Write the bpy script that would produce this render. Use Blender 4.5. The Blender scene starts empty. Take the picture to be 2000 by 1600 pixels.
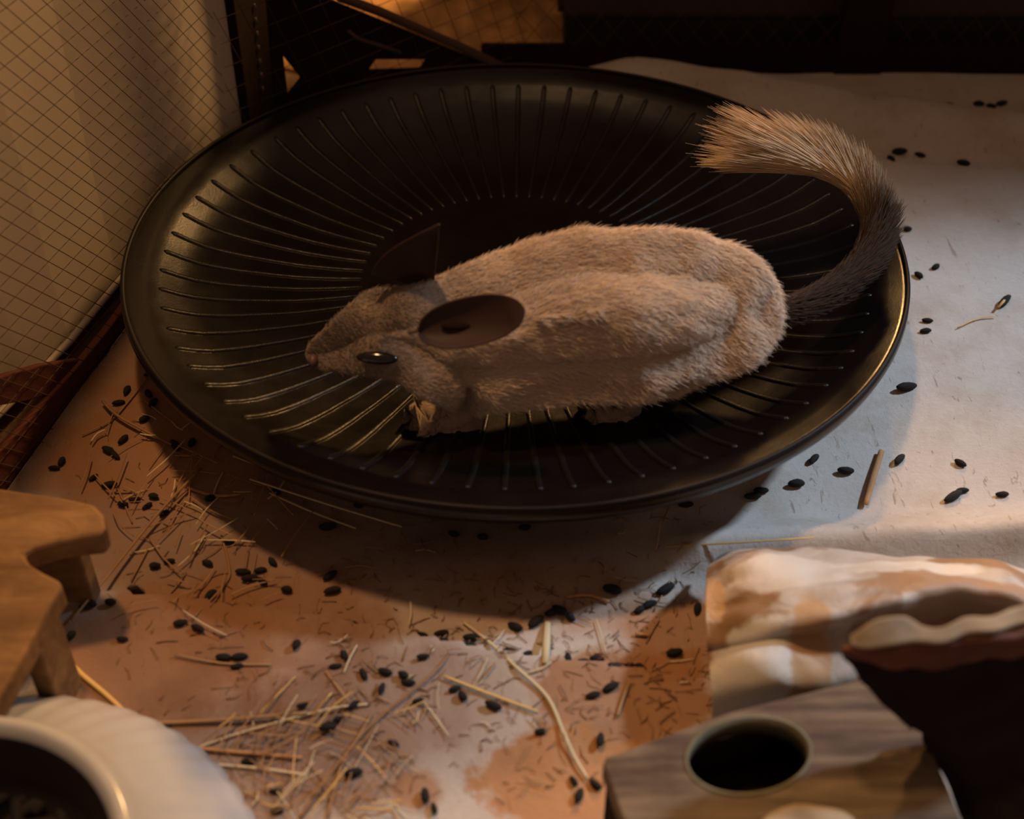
import bpy, bmesh, math, random
import numpy as np
from mathutils import Vector, Matrix
from mathutils.bvhtree import BVHTree
random.seed(7); rng = np.random.default_rng(7)
SC = bpy.context.scene; COL = SC.collection

# ---------------------------------------------------------------- camera, world, lights, exposure
PITCH = math.radians(42.0); FPX = 2700.0; CAMZ = 0.44503
cam_d = bpy.data.cameras.new('camera'); cam_o = bpy.data.objects.new('camera', cam_d); COL.objects.link(cam_o)
cam_d.sensor_width = 36; cam_d.lens = FPX/2000*36; cam_d.clip_start = 0.01
cam_o.location = (0, 0, CAMZ); cam_o.rotation_euler = (math.pi/2-PITCH, 0, 0)
SC.camera = cam_o
cam_d.dof.use_dof = True; cam_d.dof.focus_distance = 0.66; cam_d.dof.aperture_fstop = 7.0

w = bpy.data.worlds.new('world'); SC.world = w; w.use_nodes = True
w.node_tree.nodes['Background'].inputs[0].default_value = (0.75, 0.45, 0.30, 1)
w.node_tree.nodes['Background'].inputs[1].default_value = 0.20

def area(name, loc, target, size, power, color):
    d = bpy.data.lights.new(name, 'AREA'); d.size = size; d.energy = power; d.color = color; d.shape = 'DISK'
    o = bpy.data.objects.new(name, d); COL.objects.link(o); o.location = loc
    o.rotation_euler = (Vector(target)-Vector(loc)).to_track_quat('-Z', 'Y').to_euler(); return o
def spot(name, loc, target, size, power, color, ang, blend):
    d = bpy.data.lights.new(name, 'SPOT'); d.shadow_soft_size = size; d.energy = power; d.color = color; d.spot_size = math.radians(ang); d.spot_blend = blend
    o = bpy.data.objects.new(name, d); COL.objects.link(o); o.location = loc
    o.rotation_euler = (Vector(target)-Vector(loc)).to_track_quat('-Z', 'Y').to_euler(); return o
area('warm_lamp', (0.36, 1.42, 0.66), (-0.05, 0.5, 0.05), 0.10, 12.0, (1.0, 0.54, 0.19))
spot('overhead_warm_fill', (-0.22, 0.72, 1.70), (-0.08, 0.44, 0.0), 0.07, 58.0, (1.0, 0.57, 0.27), 28, 0.9)  # added overhead warm fill, no lamp seen there; cone spares the upper right
spot('window_daylight', (1.35, 0.95, 1.20), (0.22, 0.41, 0.0), 0.06, 110.0, (0.64, 0.80, 1.0), 18, 0.6)
vs = SC.view_settings; vs.view_transform = 'Standard'; vs.look = 'None'; vs.gamma = 1; vs.exposure = 0.15
vs.use_curve_mapping = False

# ---------------------------------------------------------------- helpers
FW = Vector((0, math.cos(PITCH), -math.sin(PITCH))); UP = Vector((0, math.sin(PITCH), math.cos(PITCH))); RT = Vector((1, 0, 0))
CAM = Vector((0, 0, CAMZ))
def ray(x, y): return FW + RT*((x-1000)/FPX) - UP*((y-800)/FPX)
def P(x, y, z=0.0):
    r = ray(x, y); t = (z-CAMZ)/r.z; return CAM + r*t
def onplane(x, y, p0, n):
    r = ray(x, y); t = (Vector(p0)-CAM).dot(n)/r.dot(n); return CAM + r*t
def tag(o, label=None, cat=None, group=None, kind=None):
    if label: o['label'] = label
    if cat: o['category'] = cat
    if group: o['group'] = group
    if kind: o['kind'] = kind
    return o
def empty(name, loc, label, cat, group=None):
    o = bpy.data.objects.new(name, None); COL.objects.link(o); o.location = loc; o.empty_display_size = 0.01
    return tag(o, label, cat, group)
def link(name, me, parent=None, mat=None, smooth=True):
    if mat: me.materials.append(mat)
    if smooth: me.polygons.foreach_set('use_smooth', [True]*len(me.polygons))
    o = bpy.data.objects.new(name, me); COL.objects.link(o)
    if parent:
        o.parent = parent; o.matrix_parent_inverse = Matrix.Translation(parent.location).inverted() if parent.parent is None else (parent.matrix_parent_inverse.copy())
    return o
def pyd(name, vs_, fs, parent=None, mat=None, smooth=True):
    me = bpy.data.meshes.new(name); me.from_pydata([tuple(v) for v in vs_], [], fs); me.update()
    return link(name, me, parent, mat, smooth)
def bmo(name, bm, parent=None, mat=None, smooth=True):
    me = bpy.data.meshes.new(name); bmesh.ops.recalc_face_normals(bm, faces=bm.faces[:]); bm.to_mesh(me); bm.free()
    return link(name, me, parent, mat, smooth)
def tube(bm, pts, radii, seg=6, flat=1.0):
    pts = [Vector(p) for p in pts]; rings = []
    for i, p in enumerate(pts):
        d = (pts[min(i+1, len(pts)-1)]-pts[max(i-1, 0)]).normalized()
        a = d.cross(Vector((0, 0, 1)))
        if a.length < 1e-4: a = Vector((1, 0, 0))
        a.normalize(); b = a.cross(d)
        r = radii[i] if hasattr(radii, '__len__') else radii
        rings.append([bm.verts.new(p + a*(r*math.cos(2*math.pi*k/seg)) + b*(r*flat*math.sin(2*math.pi*k/seg))) for k in range(seg)])
    for i in range(len(rings)-1):
        for k in range(seg):
            bm.faces.new((rings[i][k], rings[i][(k+1) % seg], rings[i+1][(k+1) % seg], rings[i+1][k]))
    bm.faces.new(rings[0][::-1]); bm.faces.new(rings[-1])
def smoothpath(pts, n=6):
    pts = [Vector(p) for p in pts]; q = [pts[0]]+pts+[pts[-1]]; out = []
    for i in range(1, len(q)-2):
        for k in range(n):
            t = k/n; a, b, c, d = q[i-1], q[i], q[i+1], q[i+2]
            out.append(0.5*((2*b)+(c-a)*t+(2*a-5*b+4*c-d)*t*t+(3*b-a-3*c+d)*t**3))
    out.append(pts[-1]); return out
def extrude_poly(name, outer, holes, off, parent, mat, bevel=0.0):
    """flat outline (3-D points) with holes, given thickness vector off"""
    bm = bmesh.new(); edges = []
    for loop in [outer]+holes:
        vsx = [bm.verts.new(p) for p in loop]
        edges += [bm.edges.new((vsx[i], vsx[(i+1) % len(vsx)])) for i in range(len(vsx))]
    bmesh.ops.triangle_fill(bm, use_beauty=True, use_dissolve=False, edges=edges)
    ret = bmesh.ops.extrude_face_region(bm, geom=bm.faces[:])
    bmesh.ops.translate(bm, vec=off, verts=[g for g in ret['geom'] if isinstance(g, bmesh.types.BMVert)])
    bmesh.ops.recalc_face_normals(bm, faces=bm.faces[:])
    o = bmo(name, bm, parent, mat, False)
    if bevel:
        m = o.modifiers.new('b', 'BEVEL'); m.width = bevel; m.segments = 2; m.limit_method = 'ANGLE'; m.angle_limit = 0.8
    return o

# ---------------------------------------------------------------- materials
class NT:
    def __init__(s, name, rough=0.7, spec=0.4):
        s.m = bpy.data.materials.new(name); s.m.use_nodes = True; s.t = s.m.node_tree; s.b = s.t.nodes['Principled BSDF']
        s.b.inputs['Roughness'].default_value = rough; s.b.inputs['Specular IOR Level'].default_value = spec
        s.co = s.t.nodes.new('ShaderNodeTexCoord').outputs['Object']
    def n(s, typ, **kw):
        nd = s.t.nodes.new(typ)
        for k, v in kw.items(): setattr(nd, k, v)
        return nd
    def L(s, a, b): s.t.links.new(a, b)
    def mapping(s, scale=(1, 1, 1), rot=(0, 0, 0), loc=(0, 0, 0)):
        m = s.n('ShaderNodeMapping'); m.inputs['Scale'].default_value = scale; m.inputs['Rotation'].default_value = rot; m.inputs['Location'].default_value = loc
        s.L(s.co, m.inputs['Vector']); return m.outputs[0]
    def noise(s, sc, det=4, rough=0.5, vec=None, dist=0.0):
        nd = s.n('ShaderNodeTexNoise'); nd.inputs['Scale'].default_value = sc; nd.inputs['Detail'].default_value = det
        nd.inputs['Roughness'].default_value = rough; nd.inputs['Distortion'].default_value = dist
        s.L(vec or s.co, nd.inputs['Vector']); return nd.outputs[0]
    def ramp(s, f, stops):
        r = s.n('ShaderNodeValToRGB'); e = r.color_ramp.elements
        while len(e) < len(stops): e.new(0.5)
        for i, (p, c) in enumerate(stops):
            e[i].position = p; e[i].color = (c, c, c, 1) if isinstance(c, (int, float)) else (*c, 1)
        s.L(f, r.inputs[0]); return r.outputs[0]
    def mix(s, f, a, b, mode='MIX'):
        m = s.n('ShaderNodeMix', data_type='RGBA', blend_type=mode)
        for sock, v in ((m.inputs[0], f), (m.inputs[6], a), (m.inputs[7], b)):
            if isinstance(v, (int, float)): sock.default_value = v
            elif isinstance(v, tuple): sock.default_value = (*v, 1)
            else: s.L(v, sock)
        return m.outputs[2]
    def math(s, op, a, b=0.0):
        m = s.n('ShaderNodeMath', operation=op)
        for sock, v in ((m.inputs[0], a), (m.inputs[1], b)):
            if isinstance(v, (int, float)): sock.default_value = v
            else: s.L(v, sock)
        return m.outputs[0]
    def blob(s, c, r, soft=0.5):
        """1 inside an ellipse (world metres on the ground) falling to 0, wobbly edge"""
        m = s.mapping(scale=(1/r[0], 1/r[1], 0), loc=(-c[0]/r[0], -c[1]/r[1], 0))
        ln = s.n('ShaderNodeVectorMath', operation='LENGTH'); s.L(m, ln.inputs[0])
        d = s.math('ADD', ln.outputs['Value'], s.math('MULTIPLY', s.math('SUBTRACT', s.noise(38, 5, .6), 0.5), 1.1))
        return s.ramp(d, [(max(0, 0.75-soft/2), 1.0), (min(1, 0.75+soft/2), 0.0)])
    def color(s, c):
        if isinstance(c, tuple): s.b.inputs['Base Color'].default_value = (*c, 1)
        else: s.L(c, s.b.inputs['Base Color'])
    def bump(s, f, st=0.3, dist=0.001):
        b = s.n('ShaderNodeBump'); b.inputs['Strength'].default_value = st; b.inputs['Distance'].default_value = dist
        s.L(f, b.inputs['Height']); s.L(b.outputs[0], s.b.inputs['Normal'])

def simple(name, c, rough=.6, spec=.4, var=0.25, sc=60, bump=0.0):
    t = NT(name, rough, spec); n = t.noise(sc, 5)
    t.color(t.mix(n, tuple(x*(1-var) for x in c), tuple(min(1, x*(1+var)) for x in c)))
    if bump: t.bump(n, bump, 0.001)
    return t.m

# black plastic of the saucer: grained, scuffed and dusty
t = NT('saucer_plastic', .2, .34)
g = t.noise(900, 3, .7); du = t.ramp(t.noise(22, 5, .6), [(.5, 0.0), (.75, 1.0)])
t.color(t.mix(t.math('MULTIPLY', du, .35), (.0036, .0022, .0022), (.014, .008, .006)))
t.L(t.ramp(t.noise(45, 5, .6), [(.3, .21), (.75, .31)]), t.b.inputs['Roughness'])
t.bump(g, .12, .0004); M_PLASTIC = t.m
t = NT('rib_plastic', .3, .2); t.color((.006, .004, .0035)); t.bump(t.noise(1300, 2, .7), .3, .0005)
t.L(t.ramp(t.noise(1100, 2, .7), [(.4, .28), (.65, .5)]), t.b.inputs['Roughness']); M_RIB = t.m
M_RIM = simple('rim_plastic', (.008, .005, .005), .5, .12)

def fleece(name, blobs=True):
    t = NT(name, .95, .1)
    c = t.mix(t.noise(260, 4, .7), (.43, .39, .35), (.56, .51, .46))
    c = t.mix(t.ramp(t.noise(19, 6, .65), [(.48, 0), (.66, .55)]), c, (.34, .26, .18))
    if blobs:
        # orange and brown blobs on the cloth, stains and painted warm light: (pixel centre, radii m, colour, strength)
        for (x, y), r, colr, s, so in STAINS_AND_LIGHT:
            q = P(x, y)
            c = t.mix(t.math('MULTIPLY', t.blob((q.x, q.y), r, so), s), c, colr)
        c = t.mix(t.ramp(t.noise(240, 3, .6, t.mapping((1, .25, 1), (0, 0, .6)), 1.5), [(.63, 0), (.70, .5)]), c, (.16, .08, .035))
    t.color(c)
    h = t.n('ShaderNodeMath', operation='ADD'); t.L(t.noise(420, 5, .75), h.inputs[0]); t.L(t.noise(70, 4), h.inputs[1])
    t.bump(h.outputs[0], .45, .0012)
    t.b.inputs['Sheen Weight'].default_value = .15
    return t.m
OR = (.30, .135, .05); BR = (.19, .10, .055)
STAINS_AND_LIGHT = [((225, 800), (.05, .10), OR, .75, .8), ((330, 1000), (.11, .12), BR, .75, .6), ((380, 850), (.10, .07), OR, .55, .5), ((330, 1290), (.07, .05), OR, .8, .3), ((560, 1260), (.06, .045), OR, .7, .5),  # first blob: warm lamplight by the left wall painted in as orange
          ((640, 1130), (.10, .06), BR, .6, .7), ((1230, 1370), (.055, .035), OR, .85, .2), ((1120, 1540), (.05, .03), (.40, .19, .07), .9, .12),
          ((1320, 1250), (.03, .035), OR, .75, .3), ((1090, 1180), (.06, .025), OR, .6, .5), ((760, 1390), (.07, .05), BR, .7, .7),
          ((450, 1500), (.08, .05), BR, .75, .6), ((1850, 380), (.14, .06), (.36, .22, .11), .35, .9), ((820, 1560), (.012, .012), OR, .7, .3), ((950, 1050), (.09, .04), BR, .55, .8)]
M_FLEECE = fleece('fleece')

def wood(name, a, b, sc=(1, 14, 14), rot=0.0, rough=.75, bmp=.4, dark=None):
    t = NT(name, rough, .25)
    v = t.mapping(sc, (0, 0, rot)); n = t.noise(14, 6, .6, v, .8)
    c = t.mix(t.ramp(n, [(.3, 0), (.7, 1)]), a, b)
    c = t.mix(t.ramp(t.noise(30, 5, .7), [(.45, 0), (.7, .6)]), c, tuple(x*.55 for x in a))
    if dark: c = t.mix(t.ramp(t.noise(8, 4, .6, v), [(.5, 0), (.62, .85)]), c, dark)
    t.color(c); t.bump(n, bmp, .0015); return t.m
M_HIDE = wood('pale_timber', (.13, .065, .030), (.29, .17, .075), (2, 7, 7), .3)
M_PLANK = wood('weathered_plank', (.10, .068, .042), (.20, .15, .10), (1.2, 9, 9), -.25, .8, .6, (.05, .03, .025))
M_RED = wood('red_bark', (.13, .05, .035), (.22, .10, .07), (3, 3, 10), 0, .9, .7)
M_SHADEBARK = simple('shaded_bark', (.022, .014, .014), .9, .15, .5, 40, .8)  # dark bark brown with the underside's shade put into the colour
M_SAP = wood('sapwood_edge', (.27, .20, .13), (.40, .33, .23), (2, 8, 8), .2, .8, .5)
M_CHIP = wood('chip_wood', (.42, .20, .08), (.55, .30, .13), (8, 2, 2))

t = NT('peeling_bark', .55, .35)
pn = t.noise(26, 3, .55, None, .6)
c = t.mix(t.ramp(pn, [(.44, 0), (.49, 1)]), (.26, .15, .075), (.46, .40, .34))
c = t.mix(t.ramp(t.noise(70, 5, .7), [(.5, 0), (.68, .6)]), c, (.33, .2, .12))
for (x, y), r, cc, s in (((1470, 1300), (.024, .022), (.60, .57, .50), .9), ((1545, 1130), (.03, .018), (.62, .55, .47), .8), ((1590, 1290), (.012, .03), (.42, .25, .12), .9), ((1396, 1150), (.0055, .02), (.5, .28, .11), .7), ((1760, 1120), (.04, .01), (.64, .57, .48), .8), ((1850, 1180), (.05, .012), (.30, .17, .09), .85)):
    q = P(x, y, .04); c = t.mix(t.math('MULTIPLY', t.blob((q.x, q.y), r, .15), s), c, cc)
t.color(c); t.bump(t.noise(60, 6, .65, None, .8), .5, .002); M_PEEL = t.m

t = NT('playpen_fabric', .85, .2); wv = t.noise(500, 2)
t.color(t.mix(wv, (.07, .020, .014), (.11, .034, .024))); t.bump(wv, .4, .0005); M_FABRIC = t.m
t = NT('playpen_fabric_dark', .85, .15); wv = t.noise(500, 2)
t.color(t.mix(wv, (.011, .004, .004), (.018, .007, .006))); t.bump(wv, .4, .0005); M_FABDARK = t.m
M_PIPING = simple('piping', (.09, .05, .035), .7, .3)
M_THREAD = simple('stitch_thread', (.20, .17, .17), .8)
M_WIRE = simple('mesh_thread', (.055, .028, .010), .7, .3, .2)
t = NT('white_enamel', .45, .4); t.color(t.mix(t.noise(12, 4), (.62, .52, .41), (.70, .60, .48))); M_CAB = t.m
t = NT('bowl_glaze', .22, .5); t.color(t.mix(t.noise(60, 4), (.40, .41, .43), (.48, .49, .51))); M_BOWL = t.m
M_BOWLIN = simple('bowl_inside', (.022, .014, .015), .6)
M_DROP = simple('dropping', (.012, .009, .007), .75, .3, .5, 400, .4)
def haymat(name, a, b):
    t = NT(name, .55, .35); inf = t.n('ShaderNodeObjectInfo')
    t.color(t.mix(t.math('ADD', t.math('MULTIPLY', inf.outputs['Random'], .6), t.math('MULTIPLY', t.noise(90, 3), .4)), a, b)); return t.m
M_HAYG = haymat('hay_gold', (.55, .34, .09), (.70, .48, .16))
M_HAYB = haymat('hay_brown', (.20, .095, .04), (.42, .25, .11))
M_HAYP = haymat('hay_pale', (.52, .42, .24), (.62, .52, .34))
M_FLOOR = wood('outer_floor', (.22, .13, .075), (.30, .18, .10), (1, 10, 10), 0)
M_DKFURN = simple('dark_furniture', (.020, .015, .016), .6, .3, .3, 20)
M_DKFURN2 = simple('dusky_furniture', (.05, .03, .034), .7, .2, .2, 20)
M_RAG = simple('rag_cloth', (.50, .28, .11), .9, .1, .7, 55, .8)

# ---------------------------------------------------------------- setting
def plane(name, x0, x1, y0, y1, z, mat, axis='z'):
    v = {'z': [(x0, y0, z), (x1, y0, z), (x1, y1, z), (x0, y1, z)]}[axis]
    return pyd(name, v, [(0, 1, 2, 3)], None, mat, False)
f = plane('floor', -2.5, 2.5, -1.2, 3.2, -.006, M_FLOOR); tag(f, kind='structure')
M_WALLP = simple('room_wall_paint', (.10, .055, .035), .9, .1, .1, 8)
wb = pyd('wall_back', [(-2.5, 3.2, -.01), (2.5, 3.2, -.01), (2.5, 3.2, 2.6), (-2.5, 3.2, 2.6)], [(0, 1, 2, 3)], None, M_WALLP, False); tag(wb, kind='structure')

# ---------------------------------------------------------------- blanket with folds
FOLD_C = [(60, 1152), (110, 1160), (370, 1185), (650, 1225), (960, 1288), (1070, 1300), (1400, 1338), (1480, 1350)]
def seg2(pts): return np.array([[P(x, y).x, P(x, y).y] for x, y in pts])
def dist_poly(X, Y, pl):
    best = np.full(X.shape, 9.); sg = np.zeros(X.shape); tt = np.zeros(X.shape); n = len(pl)-1
    for i in range(n):
        a, b = pl[i], pl[i+1]; d = b-a; l2 = d@d
        t = np.clip(((X-a[0])*d[0]+(Y-a[1])*d[1])/l2, 0, 1)
        dx = X-(a[0]+t*d[0]); dy = Y-(a[1]+t*d[1]); D = np.hypot(dx, dy); cr = np.sign(d[0]*dy-d[1]*dx)
        m = D < best; best = np.where(m, D, best); sg = np.where(m, cr, sg); tt = np.where(m, (i+t)/n, tt)
    return best*sg, tt
def waves(X, Y, seed, lo, hi, n):
    r = np.random.default_rng(seed); s = 0
    for k in range(n):
        a = r.uniform(0, 6.28); f = r.uniform(lo, hi); s = s+np.sin((X*math.cos(a)+Y*math.sin(a))*f+r.uniform(0, 6.28))
    return s/math.sqrt(n)
def cloth_z(X, Y):
    z = .0016*waves(X, Y, 3, 12, 40, 6)+.0005*waves(X, Y, 4, 60, 150, 8)
    # rounded roll at lower right
    D, T = dist_poly(X, Y, seg2([(1270, 1105), (1400, 1086), (1550, 1076), (1750, 1072), (2150, 1066)]))
    e = np.clip(T*6, 0, 1)
    z = z+e*.0125*np.exp(-(np.where(D > 0, D/.014, D/.0095))**2)
    # broad fold at upper right
    D, T = dist_poly(X, Y, seg2([(1240, 150), (1450, 180), (1700, 225), (2000, 262), (2300, 290)]))
    z = z+.012*np.exp(-(np.where(D > 0, D/.010, D/.028))**2)
    D, T = dist_poly(X, Y, seg2([(1480, 235), (1650, 300), (2000, 328), (2300, 350)]))
    z = z-.003*np.exp(-(D/.006)**2)
    # overlapping edge
    D, T = dist_poly(X, Y, seg2(FOLD_C))
    ee = np.clip(T*10, 0, 1)*np.clip((1-T)*10, 0, 1)
    z = z+ee*.0042*(D < 0)*np.exp(-np.abs(D)/.045)-ee*.0012*(D > 0)*np.exp(-np.abs(D)/.006)
    for pl, h, s in (([(560, 1165), (800, 1120), (1100, 1105), (1290, 1080)], .003, .018), ([(1040, 1530), (1100, 1440), (1250, 1400)], .003, .009), ([(250, 1380), (600, 1370), (720, 1340)], .003, .012)):
        D, T = dist_poly(X, Y, seg2(pl)); z = z+h*np.exp(-(D/s)**2)*np.sin(np.clip(T, 0, 1)*math.pi)
    return z
WA, WB = P(6, 974), P(468, 353)
def wall_left_x(Y): return WA.x+(WB.x-WA.x)*(Y-WA.y)/(WB.y-WA.y)
nx, ny = 330, 300
gx = np.linspace(0, 1, nx); gy = np.linspace(.14, P(1700, 152).y+.002, ny)
WC0 = P(1000, 150)
xl = np.where(gy < WB.y, wall_left_x(gy), WB.x+(WC0.x-WB.x)*(gy-WB.y)/(WC0.y-WB.y)); xl = np.clip(xl, -.40, .02); xr = .46
X = xl[:, None]+(xr-xl[:, None])*gx[None, :]; Y = np.repeat(gy[:, None], nx, 1); Z = cloth_z(X, Y)
Z = Z - Z.min() * 0 + .002
def cz(x, y): return float(cloth_z(np.array([[x]]), np.array([[y]]))[0, 0]+.002)
vv = np.stack([X, Y, Z], -1).reshape(-1, 3)
fc = [(j*nx+i, j*nx+i+1, (j+1)*nx+i+1, (j+1)*nx+i) for j in range(ny-1) for i in range(nx-1)]
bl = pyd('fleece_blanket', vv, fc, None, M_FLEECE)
tag(bl, 'crumpled cream fleece blanket with brown stains covering the playpen floor', 'blanket')

# ---------------------------------------------------------------- playpen walls
pen = empty('pet_playpen', (WB.x, WB.y, 0), 'brown fabric playpen with fine mesh walls, bands and corner posts around the blanket', 'playpen')
zup = Vector((0, 0, 1))
def vplane(a, b):
    d = (b-a); d.z = 0; d.normalize(); return a, Vector((d.y, -d.x, 0))
PL = vplane(WA, WB)            # left wall
WC = P(1000, 150)
PD = vplane(WB, WC)            # diagonal corner wall
PB = (P(1700, 152), Vector((0, -1, 0)))
def pp(pts, pl, off=0.0):
    return [onplane(x, y, Vector(pl[0])+pl[1]*off, pl[1]) for x, y in pts]
nl = PL[1] if PL[1].x > 0 else -PL[1]
def band(name, pts, pl, mat, holes=(), th=.004, off=-.001, bevel=.0008):
    n = pl[1]
    return extrude_poly(name, pp(pts, pl, off), [pp(h, pl, off) for h in holes], -n*th, pen, mat, bevel)
# left wall
nL = PL[1]; sL = 1 if nL.x > 0 else -1; PL = (PL[0], nL*sL)
band('bottom_band', [(66, 947), (140, 850), (272, 678), (340, 590), (420, 490), (523, 356), (490, 330), (330, 480), (215, 640), (165, 702), (-20, 905), (-70, 1120), (-40, 1090)], PL, M_FABRIC)
band('side_strap', [(-120, 758), (0, 736), (85, 712), (165, 700), (215, 690), (190, 742), (62, 781), (-120, 815)], PL, M_FABRIC, off=-.003)
def wires(name, pl, c0, a, b, na, nb, inside, rad=.00022):
    """c0 px; a,b px step vectors measured at c0; wires are straight in the wall plane"""
    n = pl[1]; p0 = onplane(*c0, pl[0], n)
    da = onplane(c0[0]+a[0], c0[1]+a[1], pl[0], n)-p0; db = onplane(c0[0]+b[0], c0[1]+b[1], pl[0], n)-p0
    bm = bmesh.new()
    for (d, e, n1, n2) in ((da, db, na, nb), (db, da, nb, na)):
        dn = d.normalized(); o = dn.cross(n).normalized()
        for k in range(n2[0], n2[1]):
            q = p0+e*k+n*.0012*(1 if d is da else .2); lo, hi = None, None
            # clip the wire to the wall outline
            N = 260; L0 = n1[0]*d.length; L1 = n1[1]*d.length; run = []
            for i in range(N+1):
                pt = q+dn*(L0+(L1-L0)*i/N)
                if inside(pt): run.append(pt)
                elif len(run) > 1: seg_(bm, run[0], run[-1], o, n, rad); run = []
                else: run = []
            if len(run) > 1: seg_(bm, run[0], run[-1], o, n, rad)
    o = bmo(name, bm, pen, M_WIRE, False); o['kind'] = 'stuff'; return o
def seg_(bm, a, b, o, n, r):
    A = [bm.verts.new(a+o*r*i+n*r*j) for i, j in ((-1, 0), (0, 1), (1, 0), (0, -1))]
    B = [bm.verts.new(b+o*r*i+n*r*j) for i, j in ((-1, 0), (0, 1), (1, 0), (0, -1))]
    for k in range(4): bm.faces.new((A[k], A[(k+1) % 4], B[(k+1) % 4], B[k]))
PENH = .34
wires('mesh_panel', PL, (100, 310), (29.4, 20.6), (21, -20), (-40, 45), (-60, 60), lambda p: .002 < p.z < PENH and .10 < p.y < WB.y-.004)
# corner post and diagonal wall
postpl = PD
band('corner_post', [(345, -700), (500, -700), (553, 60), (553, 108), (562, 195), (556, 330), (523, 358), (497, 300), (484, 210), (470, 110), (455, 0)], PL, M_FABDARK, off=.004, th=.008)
bm = bmesh.new()
for k in range(7):
    y = 8+k*27; x = 497+k*2.6; a, b = pp([(x, y), (x+2, y+12)], PL, .0048)
    tube(bm, [a, b], .0005, 5)
st = bmo('stitching', bm, pen, M_THREAD); st['label'] = 'row of pale stitches'
if PD[1].dot(CAM-Vector(PD[0])) < 0: PD = (PD[0], -PD[1])
HT = [(554, 108), (592, 155), (564, 190)]
HS = [(735, 117), (838, 117), (826, 135), (719, 139)]
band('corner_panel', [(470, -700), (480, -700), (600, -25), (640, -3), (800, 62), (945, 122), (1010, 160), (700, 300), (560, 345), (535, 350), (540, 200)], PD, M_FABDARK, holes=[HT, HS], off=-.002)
def strap(name, pts, pl, w, mat, off=.003):
    q = pp(pts, pl, off); bm = bmesh.new(); tube(bm, q, w, 8); return bmo(name, bm, pen, mat)
strap('piping', [(610, -60), (665, -5), (740, 22), (830, 62), (905, 94), (955, 118), (1000, 140)], PD, .0028, M_PIPING)
strap('fold_edge', [(680, 60), (700, 76), (740, 88), (782, 102)], PD, .0012, M_PIPING, .002)
wires('mesh_panel', PD, (880, 40), (14, 36), (38, -16), (-14, 14), (-16, 16), lambda p: .002 < p.z < PENH and WB.x < p.x < WC.x+.01)
# back wall
WCX = WC.x
def bx(name, x0, x1, y0, y1, z0, z1, mat, parent=None, bev=.001):
    bm = bmesh.new(); bmesh.ops.create_cube(bm, size=1)
    bmesh.ops.scale(bm, vec=(x1-x0, y1-y0, z1-z0), verts=bm.verts); bmesh.ops.translate(bm, vec=((x0+x1)/2, (y0+y1)/2, (z0+z1)/2), verts=bm.verts)
    if bev: bmesh.ops.bevel(bm, geom=bm.edges[:], offset=bev, segments=2, affect='EDGES')
    return bmo(name, bm, parent, mat, False)
yb = PB[0].y
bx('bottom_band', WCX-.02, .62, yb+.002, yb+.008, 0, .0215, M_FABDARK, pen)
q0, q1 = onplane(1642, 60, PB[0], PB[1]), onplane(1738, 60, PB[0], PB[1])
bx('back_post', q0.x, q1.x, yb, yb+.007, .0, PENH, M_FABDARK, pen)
PBv = (Vector((0, yb+.004, 0)), Vector((0, -1, 0)))
wires('mesh_panel', PBv, (1200, 60), (26, 30), (26, -30), (-28, 32), (-28, 32), lambda p: .02 < p.z < .13 and WCX < p.x < .6)

# ---------------------------------------------------------------- things outside the pen
# white cabinet left of the pen, rounded front corner
fp = [P(-420, 900), P(-260, 1050), P(-100, 925), P(-20, 850), P(60, 770), P(110, 716), P(140, 684), P(235, 566), P(330, 470), P(500, 310), P(470, 190), P(-300, 190)]
cab = empty('white_cabinet', (fp[7].x, fp[7].y, 0), 'white cabinet with rounded base corner behind the left mesh wall', 'cabinet')
def prism(name, foot, z0, z1, mat, parent, bev=0):
    return extrude_poly(name, [Vector((p.x, p.y, z0)) for p in foot], [], Vector((0, 0, z1-z0)), parent, mat, bev)
prism('body', fp, .006, .75, M_CAB, cab)
bm = bmesh.new(); tube(bm, [Vector((p.x, p.y, .006)) for p in fp[1:10]], .0022, 8); bmo('base_rim', bm, cab, M_CAB)
# furniture beyond the back wall
fu = empty('dark_sideboard', (.25, 1.02, 0), 'dark low sideboard with dusky upper rail beyond the back mesh', 'sideboard')
bx('plinth', .035, 1.3, .85, 1.04, -.006, .028, M_DKFURN, fu, .002)
bx('front', .03, 1.3, .845, 1.05, .028, .27, M_DKFURN2, fu, .004)
# crumpled rag lit by the lamp
def heap(name, cx, cy, rx, ry, h, mat, seed, label, cat, n=70):
    u = np.linspace(-1, 1, n); A, B = np.meshgrid(u, u)
    r = np.sqrt(A**2+B**2)
    Xh = cx+A*rx; Yh = cy+B*ry
    ang = np.arctan2(B, A); edge = 1+.12*np.sin(3*ang+seed)+.08*np.sin(7*ang)
    hh = np.clip(1-(r/edge)**2, 0, 1)**.6
    Zh = -.004+hh*h*(.7+.28*waves(Xh, Yh, seed, 60, 140, 8)+.12*waves(Xh, Yh, seed+1, 200, 420, 8))
    V = np.stack([Xh, Yh, np.maximum(Zh, -.0045)], -1).reshape(-1, 3)
    keep = (r < 1.25)
    F = [(j*n+i, j*n+i+1, (j+1)*n+i+1, (j+1)*n+i) for j in range(n-1) for i in range(n-1) if keep[j, i]]
    o = pyd(name, V, F, None, mat); return tag(o, label, cat)
h1 = P(830, 10); heap('crumpled_cloth', P(850, 55).x, .895, .115, .062, .014, M_RAG, 5, 'crumpled orange brown cloth on the floor beyond the corner mesh', 'cloth')

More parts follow.
